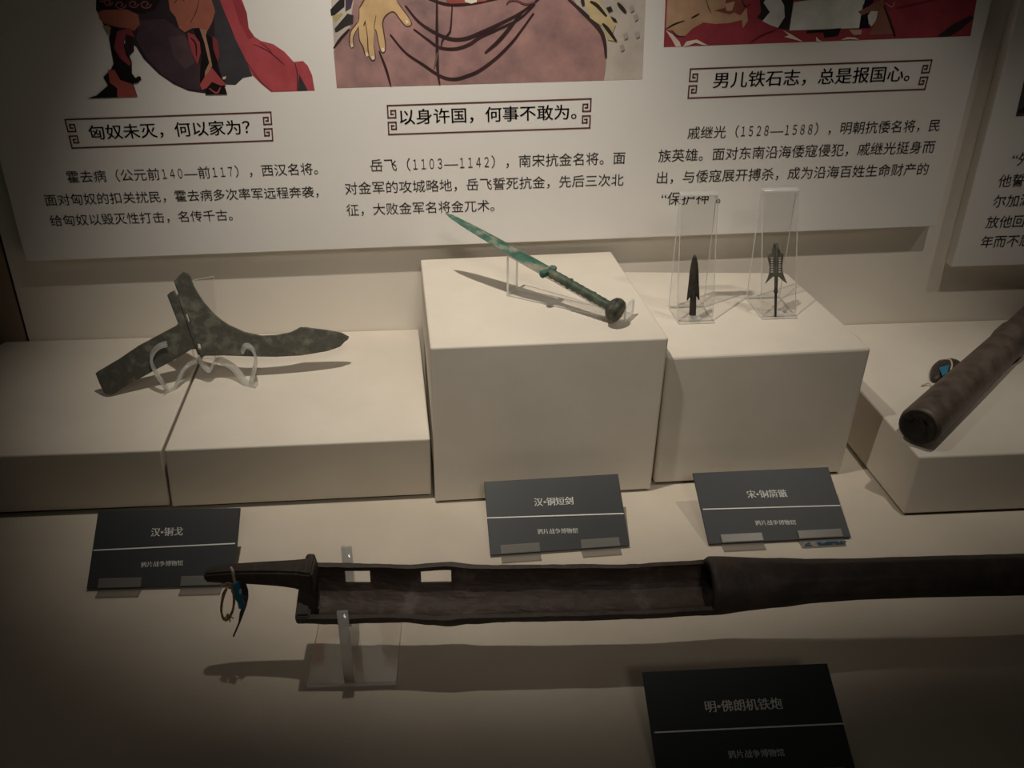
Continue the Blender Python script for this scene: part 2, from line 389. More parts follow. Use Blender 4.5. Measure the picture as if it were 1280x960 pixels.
a.poly((24, 18, 20), [(608, 150), (640, 148), (700, 200), (740, 360), (770, 450), (786, 502), (670, 504), (668, 460), (640, 430), (645, 350), (650, 270)], Z)
a.poly((176, 52, 58), [(575, 172), (612, 185), (640, 225), (645, 280), (628, 345), (600, 290), (580, 220)], Z)
a.line((40, 20, 26), [(590, 200), (618, 235), (622, 300)], 8, Z)
a.poly((150, 44, 52), [(708, 190), (735, 215), (745, 300), (735, 330), (712, 260)], Z)
a.poly((176, 116, 84), [(638, 150), (680, 160), (672, 190), (690, 270), (706, 350), (684, 400), (664, 440), (668, 380), (690, 335), (664, 225)], Z)
a.poly((190, 62, 62), [(640, 450), (672, 400), (705, 360), (745, 410), (782, 452), (752, 456), (705, 436), (675, 470), (650, 480)], Z)
a.line((190, 58, 60), [(690, 470), (730, 495), (750, 465)], 9, Z); a.poly((214, 180, 160), [(760, 410), (780, 405), (778, 420), (764, 424)], Z)
a.done(B1, 'printed picture of a kneeling figure in black and red with a red cape')

# -- picture of a mauve robe and a hand
a = Art(); Z2 = (400, 0, 5.818); Z3 = (600, 0, 5.818)
a.poly((186, 172, 160), [(412, -30), (421, 110), (803, 99), (808, -30)], to=(206, 196, 184))
a.poly((140, 104, 106), [(417, 64), (437, 37), (446, -30), (705, -30), (724, 14), (737.5, 26), (751, 38), (756, 55), (758, 72), (757, 86), (755, 100.5), (421, 110)], to=(182, 140, 134))
a.poly((44, 40, 38), [(80, 115), (75, 70), (120, 20), (180, -40), (178, 50), (105, 112)], Z2)
a.poly((50, 46, 42), [(112, 238), (105, 210), (200, 98), (245, 112), (240, 175), (185, 195), (130, 232)], Z2)
a.poly((170, 150, 84), [(90, 120), (160, 90), (165, 110), (110, 165)], Z2)
a.poly((74, 60, 84), [(185, -20), (245, -20), (225, 60), (185, 85)], Z2)
HB = (60, 34, 34)
a.poly((204, 160, 96), [(285, 60), (330, -40), (520, -40), (560, 10), (585, 55), (625, 105), (662, 155), (655, 185), (625, 188), (580, 140), (535, 88), (478, 115), (455, 170), (468, 270), (478, 345), (462, 382), (440, 368), (425, 310), (408, 225), (396, 205), (392, 260), (388, 330), (402, 400), (395, 437), (372, 434), (352, 385), (347, 412), (328, 402), (310, 340), (285, 290), (279, 200), (262, 222), (242, 272), (246, 330), (228, 345), (214, 312), (220, 232), (258, 180), (282, 130)], Z2)
for L in ([(285, 60), (282, 140), (258, 182), (222, 232), (215, 312), (228, 346), (246, 330), (242, 272), (276, 200)], [(280, 190), (287, 290), (312, 340), (330, 402), (348, 410)], [(330, 160), (345, 270), (352, 385), (374, 436), (396, 436), (402, 400), (390, 330)],
          [(408, 110), (394, 200), (410, 230), (426, 312), (442, 370), (462, 382), (478, 345), (462, 220), (456, 165), (478, 115), (534, 86), (582, 142), (625, 190), (660, 185), (662, 155), (600, 62), (560, 10)], [(330, 150), (318, 190)], [(285, 60), (332, -20)]):
    a.line((92, 60, 40), L, 9, Z2)
for x, y in ((231, 330), (340, 396), (385, 420), (458, 362), (632, 160)): a.poly((222, 196, 160), [(x - 12, y - 12), (x + 8, y - 16), (x + 14, y + 8), (x - 4, y + 16)], Z2)
def wide(L2, L3): return [(400 + x / 5.818, y / 5.818) for x, y in L2] + [(600 + x / 5.818, y / 5.818) for x, y in L3]
a.line(HB, wide([(620, 40), (720, 160), (850, 245), (960, 285), (1060, 280)], [(0, 240), (150, 170), (300, 90), (430, -10)]), 4.6)
a.line(HB, wide([(680, 210), (780, 285), (870, 345), (980, 355), (1080, 325)], [(0, 270), (100, 225), (280, 140), (400, 30)]), 4.0)
a.line(HB, wide([(510, 250), (620, 380), (750, 470), (880, 555), (980, 575), (1080, 548)], [(0, 510), (120, 420), (230, 310), (300, 220), (390, 95)]), 4.2)
a.line(HB, [(850, -20), (850, 250), (855, 500), (870, 615)], 22, Z2); a.line(HB, [(962, 30), (950, 200), (935, 245), (892, 290), (880, 345)], 15, Z2)
a.line((110, 80, 76), [(855, 380), (830, 500)], 14, Z2)
a.line(HB, [(430, 370), (480, 500), (515, 625)], 18, Z2); a.line(HB, [(100, 350), (150, 280), (215, 208)], 18, Z2)
a.line(HB, [(35, 385), (150, 280), (310, 80)], 26, Z3); a.line((70, 44, 44), [(640, -10), (760, 100), (870, 215), (905, 310), (915, 420)], 30, Z3)
a.line(HB, [(790, -10), (930, 30), (1100, 22), (1290, -12)], 20, Z2); a.poly((176, 70, 58), [(900, -30), (1280, -30), (1200, 8), (1060, 22), (940, 26)], Z2)
a.poly((220, 206, 180), [(1050, -10), (1140, -12), (1140, 14), (1100, 26), (1056, 14)], Z2)
a.line((130, 60, 58), [(190, 30), (215, 5), (260, 0), (330, 28), (400, 15)], 14, Z3)
a.poly((198, 172, 110), [(760, 20), (800, -30), (850, -10), (935, 105), (985, 180), (962, 240), (1000, 300), (930, 290), (885, 190), (800, 130)], Z3)
for L in ([(800, 10), (850, 40), (920, 120)], [(890, 170), (930, 215), (990, 300)], [(740, -20), (750, 40)], [(1000, 20), (1060, 90)]): a.line((54, 42, 36), L, 26, Z3)
a.poly((48, 40, 34), [(915, 55), (950, 45), (965, 75), (935, 88)], Z3); a.poly((52, 44, 36), [(945, 115), (985, 135), (998, 160), (965, 152)], Z3)
for x, y in ((1130, 125), (1055, 260), (1030, 345), (1100, 60), (1140, 250)): a.poly((160, 148, 140), [(x - 18, y - 12), (x + 12, y - 26), (x + 18, y + 14), (x - 6, y + 28)], Z3)
a.done(B1, 'printed picture of a mauve robe with a hand resting on the knee')

# -- picture of a red garment
a = Art(); Z4 = (820, 0, 6.095); Z5 = (1010, 0, 5.818)
a.poly((176, 44, 58), [(833, -30), (829.5, 59), (1213, 45), (1226, -30)])
a.poly((190, 140, 100), [(88, -40), (560, -40), (570, 80), (640, 118), (690, 60), (700, 160), (660, 215), (655, 150), (560, 175), (450, 182), (360, 170), (280, 215), (225, 270), (160, 275), (120, 232), (74, 228)], Z4)
a.poly((150, 66, 52), [(540, -40), (690, -40), (660, 70), (560, 110), (440, 80), (520, 60)], Z4)
a.poly((196, 150, 104), [(520, 30), (600, 10), (580, 80), (540, 85)], Z4)
a.line((44, 34, 32), [(75, 222), (140, 185), (216, 158)], 14, Z4); a.line((44, 34, 32), [(268, 138), (300, 122), (332, 104)], 14, Z4)
a.line((70, 48, 40), [(120, 232), (160, 272), (215, 280)], 12, Z4); a.line((110, 70, 52), [(380, -10), (400, 60), (420, 100)], 8, Z4)
a.line((60, 40, 40), [(650, -10), (680, 50), (720, 30)], 10, Z4)
a.poly((226, 196, 176), [(75, 232), (125, 260), (180, 320), (190, 352), (150, 355), (120, 300)], Z4)
a.poly((40, 38, 38), [(785, -40), (1060, -40), (1045, 0), (1015, 226), (920, 215), (810, 156), (768, 132), (800, 90)], Z4)
a.poly((206, 204, 198), [(818, 20), (860, -40), (930, -40), (975, 40), (980, 130), (928, 212), (868, 190), (810, 160), (866, 92)], Z4)
a.poly((206, 208, 200), [(992, 2.5), (1082, -8), (1080, 4), (1073.6, 35), (986.5, 38)])
a.poly((24, 20, 28), [(400, 30), (442, 90), (438, 180), (455, 202), (370, 206), (384, 110)], Z5)
a.poly((38, 32, 62), [(398, 50), (425, -40), (495, -40), (470, 20), (430, 55)], Z5)
a.poly((150, 88, 66), [(362, 85), (450, 40), (545, -10), (560, 60), (600, 160), (625, 250), (440, 255), (475, 190), (505, 85), (458, 82), (390, 112)], Z5)
a.poly((206, 204, 194), [(433, 112), (458, 80), (507, 82), (490, 152), (460, 192), (440, 170)], Z5)
a.line((54, 24, 26), [(548, 40), (585, 130), (625, 245), (635, 262)], 16, Z5)
a.poly((58, 40, 40), [(940, 262), (1060, 172), (1180, 112), (1205, 130), (1110, 215), (1030, 262)], Z5)
a.line((214, 150, 150), [(560, 20), (610, 50), (630, 10)], 7, Z5); a.line((130, 28, 40), [(640, 60), (820, 20), (1000, -20)], 8, Z5)
a.poly((34, 24, 26), [(-10, 222), (240, 204), (215, 262), (120, 272), (110, 235), (-10, 240)], Z5)
a.poly((186, 150, 110), [(295, 215), (390, 215), (385, 250), (330, 255)], Z5)
CR = (222, 200, 176)
a.poly(CR, [(205, 355), (230, 315), (310, 300), (395, 345), (350, 340), (300, 325), (250, 345)], Z4); a.poly(CR, [(965, 228), (1030, 262), (1120, 318), (1050, 300), (975, 280), (1010, 268)], Z4)
a.poly(CR, [(235, 290), (280, 270), (340, 272), (372, 288), (300, 284)], Z5); a.poly(CR, [(55, 265), (80, 290), (100, 300), (60, 300)], Z5)
a.line((110, 24, 36), [(710, 330), (800, 270), (920, 225)], 12, Z4)
a.done(B1, 'printed picture of a red garment with tan sleeve')

def fret_frame(TL, TR, BR, BL, parent):
    """rectangular caption frame whose corners curl into square spirals"""
    TL, TR, BR, BL = (bpx(*p) for p in (TL, TR, BR, BL))
    H = ((TL - BL).length + (TR - BR).length) / 2; W = ((TR - TL).length + (BR - BL).length) / 2
    def P(u, v):
        s, t = u / W, v / H
        return (TL * (1 - s) + TR * s) * (1 - t) + (BL * (1 - s) + BR * s) * t
    th = H * 0.05; verts, faces = [], []
    def seg(a, b):
        dx, dy = b[0] - a[0], b[1] - a[1]; L = math.hypot(dx, dy); ux, uy = dx / L * th / 2, dy / L * th / 2
        q = [(a[0] - ux - uy, a[1] - uy + ux), (b[0] + ux - uy, b[1] + uy + ux), (b[0] + ux + uy, b[1] + uy - ux), (a[0] - ux + uy, a[1] - uy - ux)]
        k = len(verts); verts.extend(P(*e) + BN * 0.0005 for e in q); faces.append([k, k + 1, k + 2, k + 3])
    sp = [(0, 0), (0, .42), (.27, .42), (.27, .18), (.11, .18), (.11, .30), (.19, .30)]
    for fx in (0, 1):
        for fy in (0, 1):
            q = [((W - x * H) if fx else x * H, (H - y * H) if fy else y * H) for x, y in sp]
            for i in range(len(q) - 1): seg(q[i], q[i + 1])
    seg((0, 0), (W, 0)); seg((0, H), (W, H))
    return link('caption_frame', raw(verts, faces), FRAMEI, parent)
fret_frame((81.5, 149.5), (338.5, 140), (341, 175.5), (90.4, 185), B1)
fret_frame((484.3, 131.9), (738.6, 123.4), (737, 159.8), (486, 168), B1)
fret_frame((863, 86.2), (1164.8, 75), (1156, 111.4), (860, 122.6), B1)
def cap(s, a, b): text_lines('caption', [(s, a, b)], BO, BN, INK, B1, 0.02, 0.0, 0.93)
cap('匈奴未灭，何以家为？', (113, 175), (314, 167.5))
cap('以身许国，何事不敢为。', (500, 156), (720.5, 149))
cap('男儿铁石志，总是报国心。', (890.7, 110.5), (1136, 101.5))
def para(lines): text_lines('paragraph', lines, BO, BN, INK, B1, 0.0)
para([('霍去病（公元前140—前117），西汉名将。', (85.4, 229), (398, 218)),
      ('面对匈奴的扣关扰民，霍去病多次率军远程奔袭，', (58, 257.5), (398.6, 246.5)),
      ('给匈奴以毁灭性打击，名传千古。', (64.6, 283), (291.5, 275.5))])
para([('岳飞（1103—1142），南宋抗金名将。面', (463.3, 215), (781, 205)),
      ('对金军的攻城略地，岳飞誓死抗金，先后三次北', (432, 243.3), (779, 232.2)),
      ('征，大败金军名将金兀术。', (433.8, 270), (618, 264))])
para([('戚继光（1528—1588），明朝抗倭名将，民', (858.9, 174), (1173.4, 164)),
      ('族英雄。面对东南沿海倭寇侵犯，戚继光挺身而', (822.5, 203), (1166.7, 191)),
      ('出，与倭寇展开搏杀，成为沿海百姓生命财产的', (820.6, 230), (1158.8, 218.5)),
      ('“保护神”。', (826, 257), (900, 254.5))])
text_lines('paragraph', [('“外', (1263, 208), (1287, 207)), ('他誓死', (1246.5, 234), (1295, 232.3)), ('尔加湖', (1240, 259.5), (1288, 257.6)),
      ('放他回', (1231, 285.5), (1278.5, 283.8)), ('年而不屈', (1224.4, 310), (1287, 307.5))], BO, BN, INK, B2, 0.0)
a = Art(); a.poly((70, 68, 66), [(1269.5, 145.5), (1280, 100), (1296, 30), (1400, 26), (1380, 140)]); a.poly((40, 38, 38), [(1271, 141), (1281, 132), (1330, 118), (1330, 141)])
a.done(B2, 'dark printed photograph at the edge of the board')

# ------------------------------------------------------------------ caption cards on the floor
def card(label, A, B, tilt, h, tl, rule, title, small, clips, blue=False, lead=''):
    A, B = V(A), V(B); e = (B - A); wd = e.length; e.normalize(); nh = V((-e.y, e.x, 0))
    th = math.radians(tilt); up = nh * math.cos(th) + V((0, 0, 1)) * math.sin(th); n = e.cross(up).normalized()
    t = thing('caption_card', (A.x + (B - A).x / 2, A.y + (B - A).y / 2, 0), label, 'sign', 'charcoal caption cards')
    bm = bmesh.new(); slab(bm, A, e * wd, up * h, -n * 0.003, 0.0004, 0, 1); link('card', mesh(bm), CARDM, t)
    O = A.copy()
    a, b = onp(*rule[0], O, n), onp(*rule[1], O, n); q = up * 0.0007
    link('rule_line', raw([a - q + n * .0005, b - q + n * .0005, b + q + n * .0005, a + q + n * .0005], [[0, 1, 2, 3]]), CARDT, t)
    text_lines('title', [title], O, n, CARDT, t, 0.035)
    text_lines('museum_name', [small], O, n, CARDT, t, 0.03)
    for i, (f0, f1) in enumerate(clips):
        p0, p1 = A + e * (wd * f0), A + e * (wd * f1); L = e * (wd * (f1 - f0))
        bm = bmesh.new()
        p0.z = 0.0003
        g = V((0, 0, 0.0022))
        slab(bm, p0 - nh * 0.012, L, nh * 0.045, g, 0.0004, 0, 1)                       # foot lying on the floor
        slab(bm, A + e * (wd * f0) + n * 0.0008, L, up * 0.0105, n * 0.0022, 0.0004, 0, 1)   # lip in front of the card
        slab(bm, A + e * (wd * f0) - n * 0.0062, L, up * 0.034, n * 0.0022, 0.0004, 0, 1)  # rest behind the card
        c = link('clip', mesh(bm), CLIPM, t, 'clear acrylic clip')
        if blue and i == 1:
            s = A + e * (wd * (f0 + .01)) - nh * 0.0125; s.z = 0.003
            bm = bmesh.new(); slab(bm, s, L * 0.93, nh * 0.0006, V((0, 0.0, 0.0055)), 0, 0); link('paper_strip', mesh(bm), mat('blue_print', srgb(40, 108, 150), srgb(210, 220, 214), 70, .4, lo=.52, hi=.6), c, 'blue and white paper strip')
    return t
MUS = '鸦片战争博物馆'
card('charcoal caption card reading 汉·铜戈, leftmost, half behind the tail of the cannon', (-0.3585, -0.4561, 0.004), (-0.1988, -0.4622, 0.004), 38, 0.088, None,
     ((117, 688), (294, 679.4)), ('汉•铜戈', (188.3, 671), (228.3, 669.5)), (MUS, (176, 709.5), (228.6, 707)), ((.08, .37), (.64, .92)))
card('charcoal caption card reading 汉·铜短剑, in front of the tallest block', (0.0883, -0.4334, 0.004), (0.2533, -0.4287, 0.004), 33, 0.092, None,
     ((608.5, 647.6), (779.5, 642)), ('汉•铜短剑', (668, 633), (717, 631)), (MUS, (672, 668), (722.5, 666.5)), ((.075, .355), (.65, .93)))
card('charcoal caption card reading 宋·铜箭镞, in front of the arrowhead block', (0.3476, -0.4331, 0.004), (0.5223, -0.4330, 0.004), 25, 0.098, None,
     ((878.6, 636.8), (1050.5, 632)), ('宋•铜箭镞', (934.5, 623), (984.8, 621.5)), (MUS, (944.6, 657), (995.4, 656)), ((.09, .38), (.63, .94)), True)
A4, B4 = onz(803, 840, 0.0476), onz(1034, 829, 0.0476); _e = (B4 - A4).normalized(); _n = V((-_e.y, _e.x, 0)); _t = math.radians(25); _d = (_n * math.cos(_t) + V((0, 0, 1)) * math.sin(_t)) * 0.1031
card('large dark caption card reading 明·佛朗机铁炮, nearest the viewer below the cannon', A4 - _d, B4 - _d, 25, 0.1031, None,
     ((818, 915.75), (1056, 904.5)), ('明•佛朗机铁炮', (882.5, 891), (979, 886.5)), (MUS, (911, 948.5), (981, 945.5)), ((.09, .38), (.63, .94)))

# ------------------------------------------------------------------ bronze dagger-axe and its clear stand
GA = onz(137, 493, HL + 0.003); GT = onz(437, 425, HL + 0.043)
GU = (GT - GA).normalized(); lean = math.radians(24)
GV = V((0, math.sin(lean), math.cos(lean))); GV = (GV - GU * GV.dot(GU)).normalized(); GN = GU.cross(GV).normalized()   # GN faces the viewer
if GN.y > 0: GN = -GN
def gz(x, y, off=0.0): return onp(80 + x / 3.2, 320 + y / 3.2, GA + GN * off, GN)
def guv(p): d = p - GA; return (d.dot(GU), d.dot(GV))
out = [(478, 62), (496, 68), (507, 85), (520, 120), (540, 155), (560, 185), (600, 230), (630, 255), (660, 275), (720, 302), (790, 318), (850, 315), (905, 305), (930, 293), (945, 284), (965, 284), (1010, 290), (1060, 296), (1110, 306), (1140, 322), (1136, 334), (1122, 344), (1105, 362), (1085, 370), (1050, 381), (950, 398), (850, 403), (760, 402), (640, 398), (565, 399), (548, 407), (538, 392), (528, 372), (512, 372), (440, 415), (330, 475), (250, 520), (195, 553), (175, 555), (160, 545), (142, 508), (127, 470), (135, 462), (220, 412), (300, 358), (380, 315), (450, 278), (457, 270), (430, 200), (413, 158), (425, 145), (442, 137), (452, 158), (458, 150), (448, 125), (440, 102), (458, 82)]
hole1 = [(486, 232), (495, 231), (503, 262), (494, 266)]; hole2 = [(534, 350), (545, 352), (549, 372), (538, 372)]
def onplane(me, O, U, Vv, N):
    me.transform(Matrix(((U.x, Vv.x, N.x, O.x), (U.y, Vv.y, N.y, O.y), (U.z, Vv.z, N.z, O.z), (0, 0, 0, 1)))); return me
me = curve_mesh([[guv(gz(*p)) for p in L] for L in (out, hole1, hole2)], 0.0012, 0.0012, 2)
ge = thing('dagger_axe', GA, 'dark bronze dagger-axe head with curved blade, propped on a clear stand on the left plinths', 'weapon')
link('blade', onplane(me, GA, GU, GV, GN), BRONZE, ge)
bm = bmesh.new()
tube(bm, [gz(*p, 0.0022) for p in ((462, 165), (480, 225), (500, 285), (522, 345), (540, 395))], 0.0016, 8)
link('socket_ridge', mesh(bm), BRONZE, ge, smooth=True)
st = thing('acrylic_stand', V((GA.x + 0.12, -0.150, HL)), 'clear acrylic stand with two curled hooks holding the dagger-axe', 'stand', 'clear acrylic display stands')
def gp(x, y, off): return onp(x, y, GA + GN * off, GN)
DEP = V((0, 1, 0))
def foot_at(x, y): return onz(x, y, HL + 0.0018)
for hk in ([(209, 487), (203, 478), (194, 464), (189, 450), (192, 440), (199, 433), (209, 430)], [(313, 480), (317, 466), (319.5, 452), (318, 441), (312.5, 433.5), (306, 433), (302.5, 440)]):
    bm = bmesh.new(); P = [foot_at(*hk[0])] + [gp(x, y, 0.010 if i < 3 else 0.006) for i, (x, y) in enumerate(hk[1:])]
    strip(bm, smooth_pts(P, 5), V((-0.25, 1, 0.2)), 0.0090, 0.0036); link('hook', mesh(bm), ACRB, st)
for lg in ([(207, 491), (219, 484), (226, 470), (233, 458), (248, 449)], [(321, 482), (308, 479), (299, 468), (290, 458), (274, 449)]):
    bm = bmesh.new(); P = [foot_at(*lg[0]), foot_at(*lg[1])] + [gp(x, y, -0.006 - 0.004 * i) for i, (x, y) in enumerate(lg[2:])]
    strip(bm, smooth_pts(P, 5), V((0.2, 1, 0)), 0.011, 0.004); link('leg', mesh(bm), ACRB, st)
bm = bmesh.new(); P = [gp(248, 449, -0.014), gp(254, 456, -0.010), gp(262, 463, -0.008), gp(268, 452, -0.008), gp(274, 449, -0.014)]
strip(bm, smooth_pts(P, 5), DEP, 0.010, 0.003); link('cross_bend', mesh(bm), ACRB, st)
b0, b1 = gp(248, 449, -0.016), gp(274, 449, -0.016); t0, t1 = gp(241, 350, -0.020), gp(267, 345, -0.020)
bm = bmesh.new(); q = -GN * 0.003
hexa(bm, [b0, b1, b1 + q, b0 + q, t0, t1, t1 + q, t0 + q], 0.0005, 1); bm.normal_update()
for f in bm.faces: f.material_index = 0 if abs(f.normal.dot(GN)) > .9 else 1
link('back_rest', mesh(bm), [ACR, ACRE], st)

# ------------------------------------------------------------------ green bronze short sword and its stand
DT = onz(556, 266, HM + 0.093); DP = onz(769, 387, HM + 0.021)
DA = (DT - DP).normalized(); DW = DA.cross(V((0, 0, 1))).normalized(); DN = DW.cross(DA).normalized()
if DN.z < 0: DN = -DN; 
DL = (DT - DP).length
sw = thing('bronze_sword', DP, 'short bronze sword with green patina and ball pommel, lying tilted on the tallest block', 'weapon')
def dpos(s, w_=0.0, n_=0.0): return DP + DA * s + DW * w_ + DN * n_
def spx(x, y):
    """distance along the sword of the pixel's foot on its axis"""
    n = DN; p = onp(x, y, DP, n); return (p - DP).dot(DA), (p - DP).dot(DW)
sg, _ = spx(679, 343)
bm = bmesh.new()   # lozenge-section blade
prof = [(sg, .0118), (sg + .015, .0122), (sg + (DL - sg) * .35, .0120), (sg + (DL - sg) * .6, .0105), (sg + (DL - sg) * .8, .0082), (sg + (DL - sg) * .93, .0048), (DL - .003, .0016), (DL, .0002)]
rings = []
for s, hw in prof:
    k = min(.0028, hw * .5)
    rings.append([bm.verts.new(dpos(s, *q)) for q in ((-hw, 0), (-hw * .35, k), (0, k * .8), (hw * .35, k), (hw, 0), (hw * .35, -k), (0, -k), (-hw * .35, -k))])
for i in range(len(rings) - 1):
    for k in range(8): bm.faces.new((rings[i][k], rings[i][(k + 1) % 8], rings[i + 1][(k + 1) % 8], rings[i + 1][k]))
bm.faces.new(rings[0]); bm.faces.new(rings[-1])
link('blade', mesh(bm), GREEN, sw)
bm = bmesh.new()
g = [(-.0165, .001), (-.0125, .0085), (0, .005), (.0125, .0085), (.0165, .001), (.0150, -.0065), (0, -.0035), (-.0150, -.0065)]
lo = [bm.verts.new(dpos(sg + q * .6, p, -.0034)) for p, q in g]; hi = [bm.verts.new(dpos(sg + q * .6, p, .0034)) for p, q in g]
bm.faces.new(lo); bm.faces.new(hi)
for k in range(8): bm.faces.new((lo[k], lo[(k + 1) % 8], hi[(k + 1) % 8], hi[k]))
bmesh.ops.bevel(bm, geom=bm.edges[:], offset=0.0012, segments=2, affect='EDGES', clamp_overlap=True)
link('guard', mesh(bm), GREEN, sw)
bm = bmesh.new(); N = 40
pts = [dpos(sg * i / N) for i in range(N + 1)]
rr = [.0060 + .0004 * math.sin(i * 1.9) + (.0012 if i in (13, 27) else 0) for i in range(N + 1)]
tube(bm, pts, rr, 14); link('grip', mesh(bm), GREEN2, sw, smooth=True)
bm = bmesh.new(); pr = [(-.0085, .004), (-.0082, .0105), (-.006, .0138), (-.0015, .0152), (-.0010, .0146), (-.0002, .0146), (.0004, .0152), (.005, .0136), (.0085, .0095), (.010, .0062)]
tube(bm, [dpos(s) for s, _ in pr], [r for _, r in pr], 20); link('pommel', mesh(bm), POMM, sw, smooth=True)
# stand
pb = onz(639, 366, HM); ps = onz(787, 399, HM); e = (ps - pb); e.z = 0; L = e.length; e.normalize(); wv = V((-e.y, e.x, 0))
st = thing('acrylic_stand', V((pb.x, pb.y, HM)), 'clear acrylic ramp with upright post holding the green bronze sword', 'stand', 'clear acrylic display stands')
Wd = 0.026; up = V((0, 0, 1)); hz = V((0, 0, HM + 0.0003))
def S3(s, w_, z): return V((pb.x, pb.y, 0)) + e * s + wv * w_ + V((0, 0, HM + z))
link('base_plate', plate_mesh(S3(0, -Wd / 2, .0003), e * L, wv * Wd, up * .0026), [ACR, ACRE], st)
# height of the post: the sword's axis above it
def axis_z(s):
    p = S3(s, 0, 0); d = V((DA.x, DA.y)); k = V((p.x - DP.x, p.y - DP.y)).dot(d) / d.length_squared; return (DP + DA * k).z - HM
hp = axis_z(0) - 0.012
link('post', plate_mesh(S3(0, -Wd / 2, .0029), wv * Wd, up * hp, e * .003), [ACR, ACRE], st)
he = 0.020; h0 = hp + .003
link('stop', plate_mesh(S3(L - .003, -Wd / 2, .0029), wv * Wd, up * he, e * .003), [ACR, ACRE], st)
r0, r1 = S3(.003, -Wd / 2, h0 - .002), S3(L - .012, -Wd / 2, .004)
rd = r1 - r0; link('ramp', plate_mesh(r0, rd, wv * Wd, rd.normalized().cross(wv) * (.0022 if rd.normalized().cross(wv).z > 0 else -.0022)), [ACR, ACRE], st)

# ------------------------------------------------------------------ two arrowheads on tall clear easels
def easel(label, x0, x1, yf, yb, H):
    t = thing('acrylic_stand', V(((x0 + x1) / 2, yb, HR)), label, 'stand', 'clear acrylic display stands')
    ex = V((x1 - x0, 0, 0)); th = 0.003; z0 = HR + 0.0003
    link('base_plate', plate_mesh(V((x0, yf, z0)), ex, V((0, yb - yf, 0)), V((0, 0, th))), [ACR, ACRE], t)
    link('back_sheet', plate_mesh(V((x0, yb - th, z0 + th)), ex, V((0, 0, H - th)), V((0, th, 0))), [ACR, ACRE], t)
    a = V((x0, yf + .010, z0 + th)); b = V((x0, yb - 2 * th, HR + H)); d = b - a
    nrm = d.normalized().cross(V((1, 0, 0)))
    if nrm.y > 0: nrm = -nrm
    link('front_sheet', plate_mesh(a, ex, d, nrm * th), [ACR, ACRE], t)
    link('top_bar', plate_mesh(V((x0, yb - .012, HR + H)), ex, V((0, .012, 0)), V((0, 0, .003))), [ACRE, ACRE], t)
    bm = bmesh.new(); box(bm, (x0 + x1) / 2 - .008, (x0 + x1) / 2 + .006, yf + .003, yf + .011, z0 + th, z0 + th + .004, .0008); link('toe_stop', mesh(bm), ACRE, t)
    return a + nrm * (th + .0042), V((1, 0, 0)), d.normalized(), nrm
E1 = easel('tall clear acrylic easel holding the plain dark arrowhead', 0.3490, 0.3975, -0.2105, -0.1564, 0.1580)
E2 = easel('tall clear acrylic easel holding the winged arrowhead', 0.4640, 0.5118, -0.2035, -0.1330, 0.1540)
def spear(t, nm, pts, O, U, Vv, N, thick, m):
    """solid with a central ridge: outline at mid-thickness, ridge line raised both sides"""
    bm = bmesh.new(); ys = [p[1] for p in pts]
    mid = [bm.verts.new(O + U * x + Vv * y) for x, y in pts]
    fx = [.25 if i < 6 or i > len(pts) - 6 else .93 for i in range(len(pts))]; th = [thick * min(1, abs(x) / .004 + .2) * (1 if k < .5 else .35) for (x, y), k in zip(pts, fx)]
    fr = [bm.verts.new(O + U * (x * k) + Vv * y + N * t_) for (x, y), k, t_ in zip(pts, fx, th)]
    bk = [bm.verts.new(O + U * (x * k) + Vv * y - N * t_) for (x, y), k, t_ in zip(pts, fx, th)]
    n = len(pts)
    for R in (fr, bk):
        for i in range(n): bm.faces.new((mid[i], mid[(i + 1) % n], R[(i + 1) % n], R[i]))
        bm.faces.new((R[0], R[1], R[n - 1]))
        for i in range(1, 5): bm.faces.new((R[i], R[i + 1], R[n - i - 1], R[n - i]))
        bm.faces.new((R[5], R[8], R[n - 8], R[n - 5]))
        bm.faces.new((R[5], R[6], R[7], R[8])); bm.faces.new((R[n - 5], R[n - 6], R[n - 7], R[n - 8]))
    return link(nm, mesh(bm), m, t)
def on_easel(E, x, y): p = onp(x, y, E[0], E[3]); d = p - E[0]; return d.dot(E[1]), d.dot(E[2])
# plain barbed arrowhead
O, U, Vv, N = E1
z6 = lambda x, y: on_easel(E1, 800 + x / 4.8, 220 + y / 4.8)
ax = z6(322, 650)[0]; y_top = z6(313, 470)[1]; y_b = z6(320, 745)[1]; y_sh = z6(320, 700)[1]; y_end = z6(326, 835)[1]
C1 = O + U * ax
ar = thing('arrowhead', C1 + Vv * y_end, 'plain black bronze arrowhead with two barbs, on the left clear easel', 'arrowhead', 'bronze arrowheads on clear easels')
Ht = y_top - y_b
half = [(0, y_top), (.0026, y_top - Ht * .06), (.0046, y_top - Ht * .2), (.0060, y_top - Ht * .4), (.0070, y_top - Ht * .65), (.0080, y_top - Ht * .85), (.0086, y_b), (.0074, y_b + .0005), (.0060, y_sh)]
pts = half + [(-x, y) for x, y in half[:0:-1]]
spear(ar, 'point', pts, C1, U, Vv, N, .0036, ARROWM)
bm = bmesh.new(); tube(bm, [C1 + Vv * (y_sh + .004), C1 + Vv * (y_sh - .004), C1 + Vv * (y_end + .003), C1 + Vv * y_end], [.0036, .0042, .0046, .0044], 12); link('socket', mesh(bm), ARROWM, ar, smooth=False)
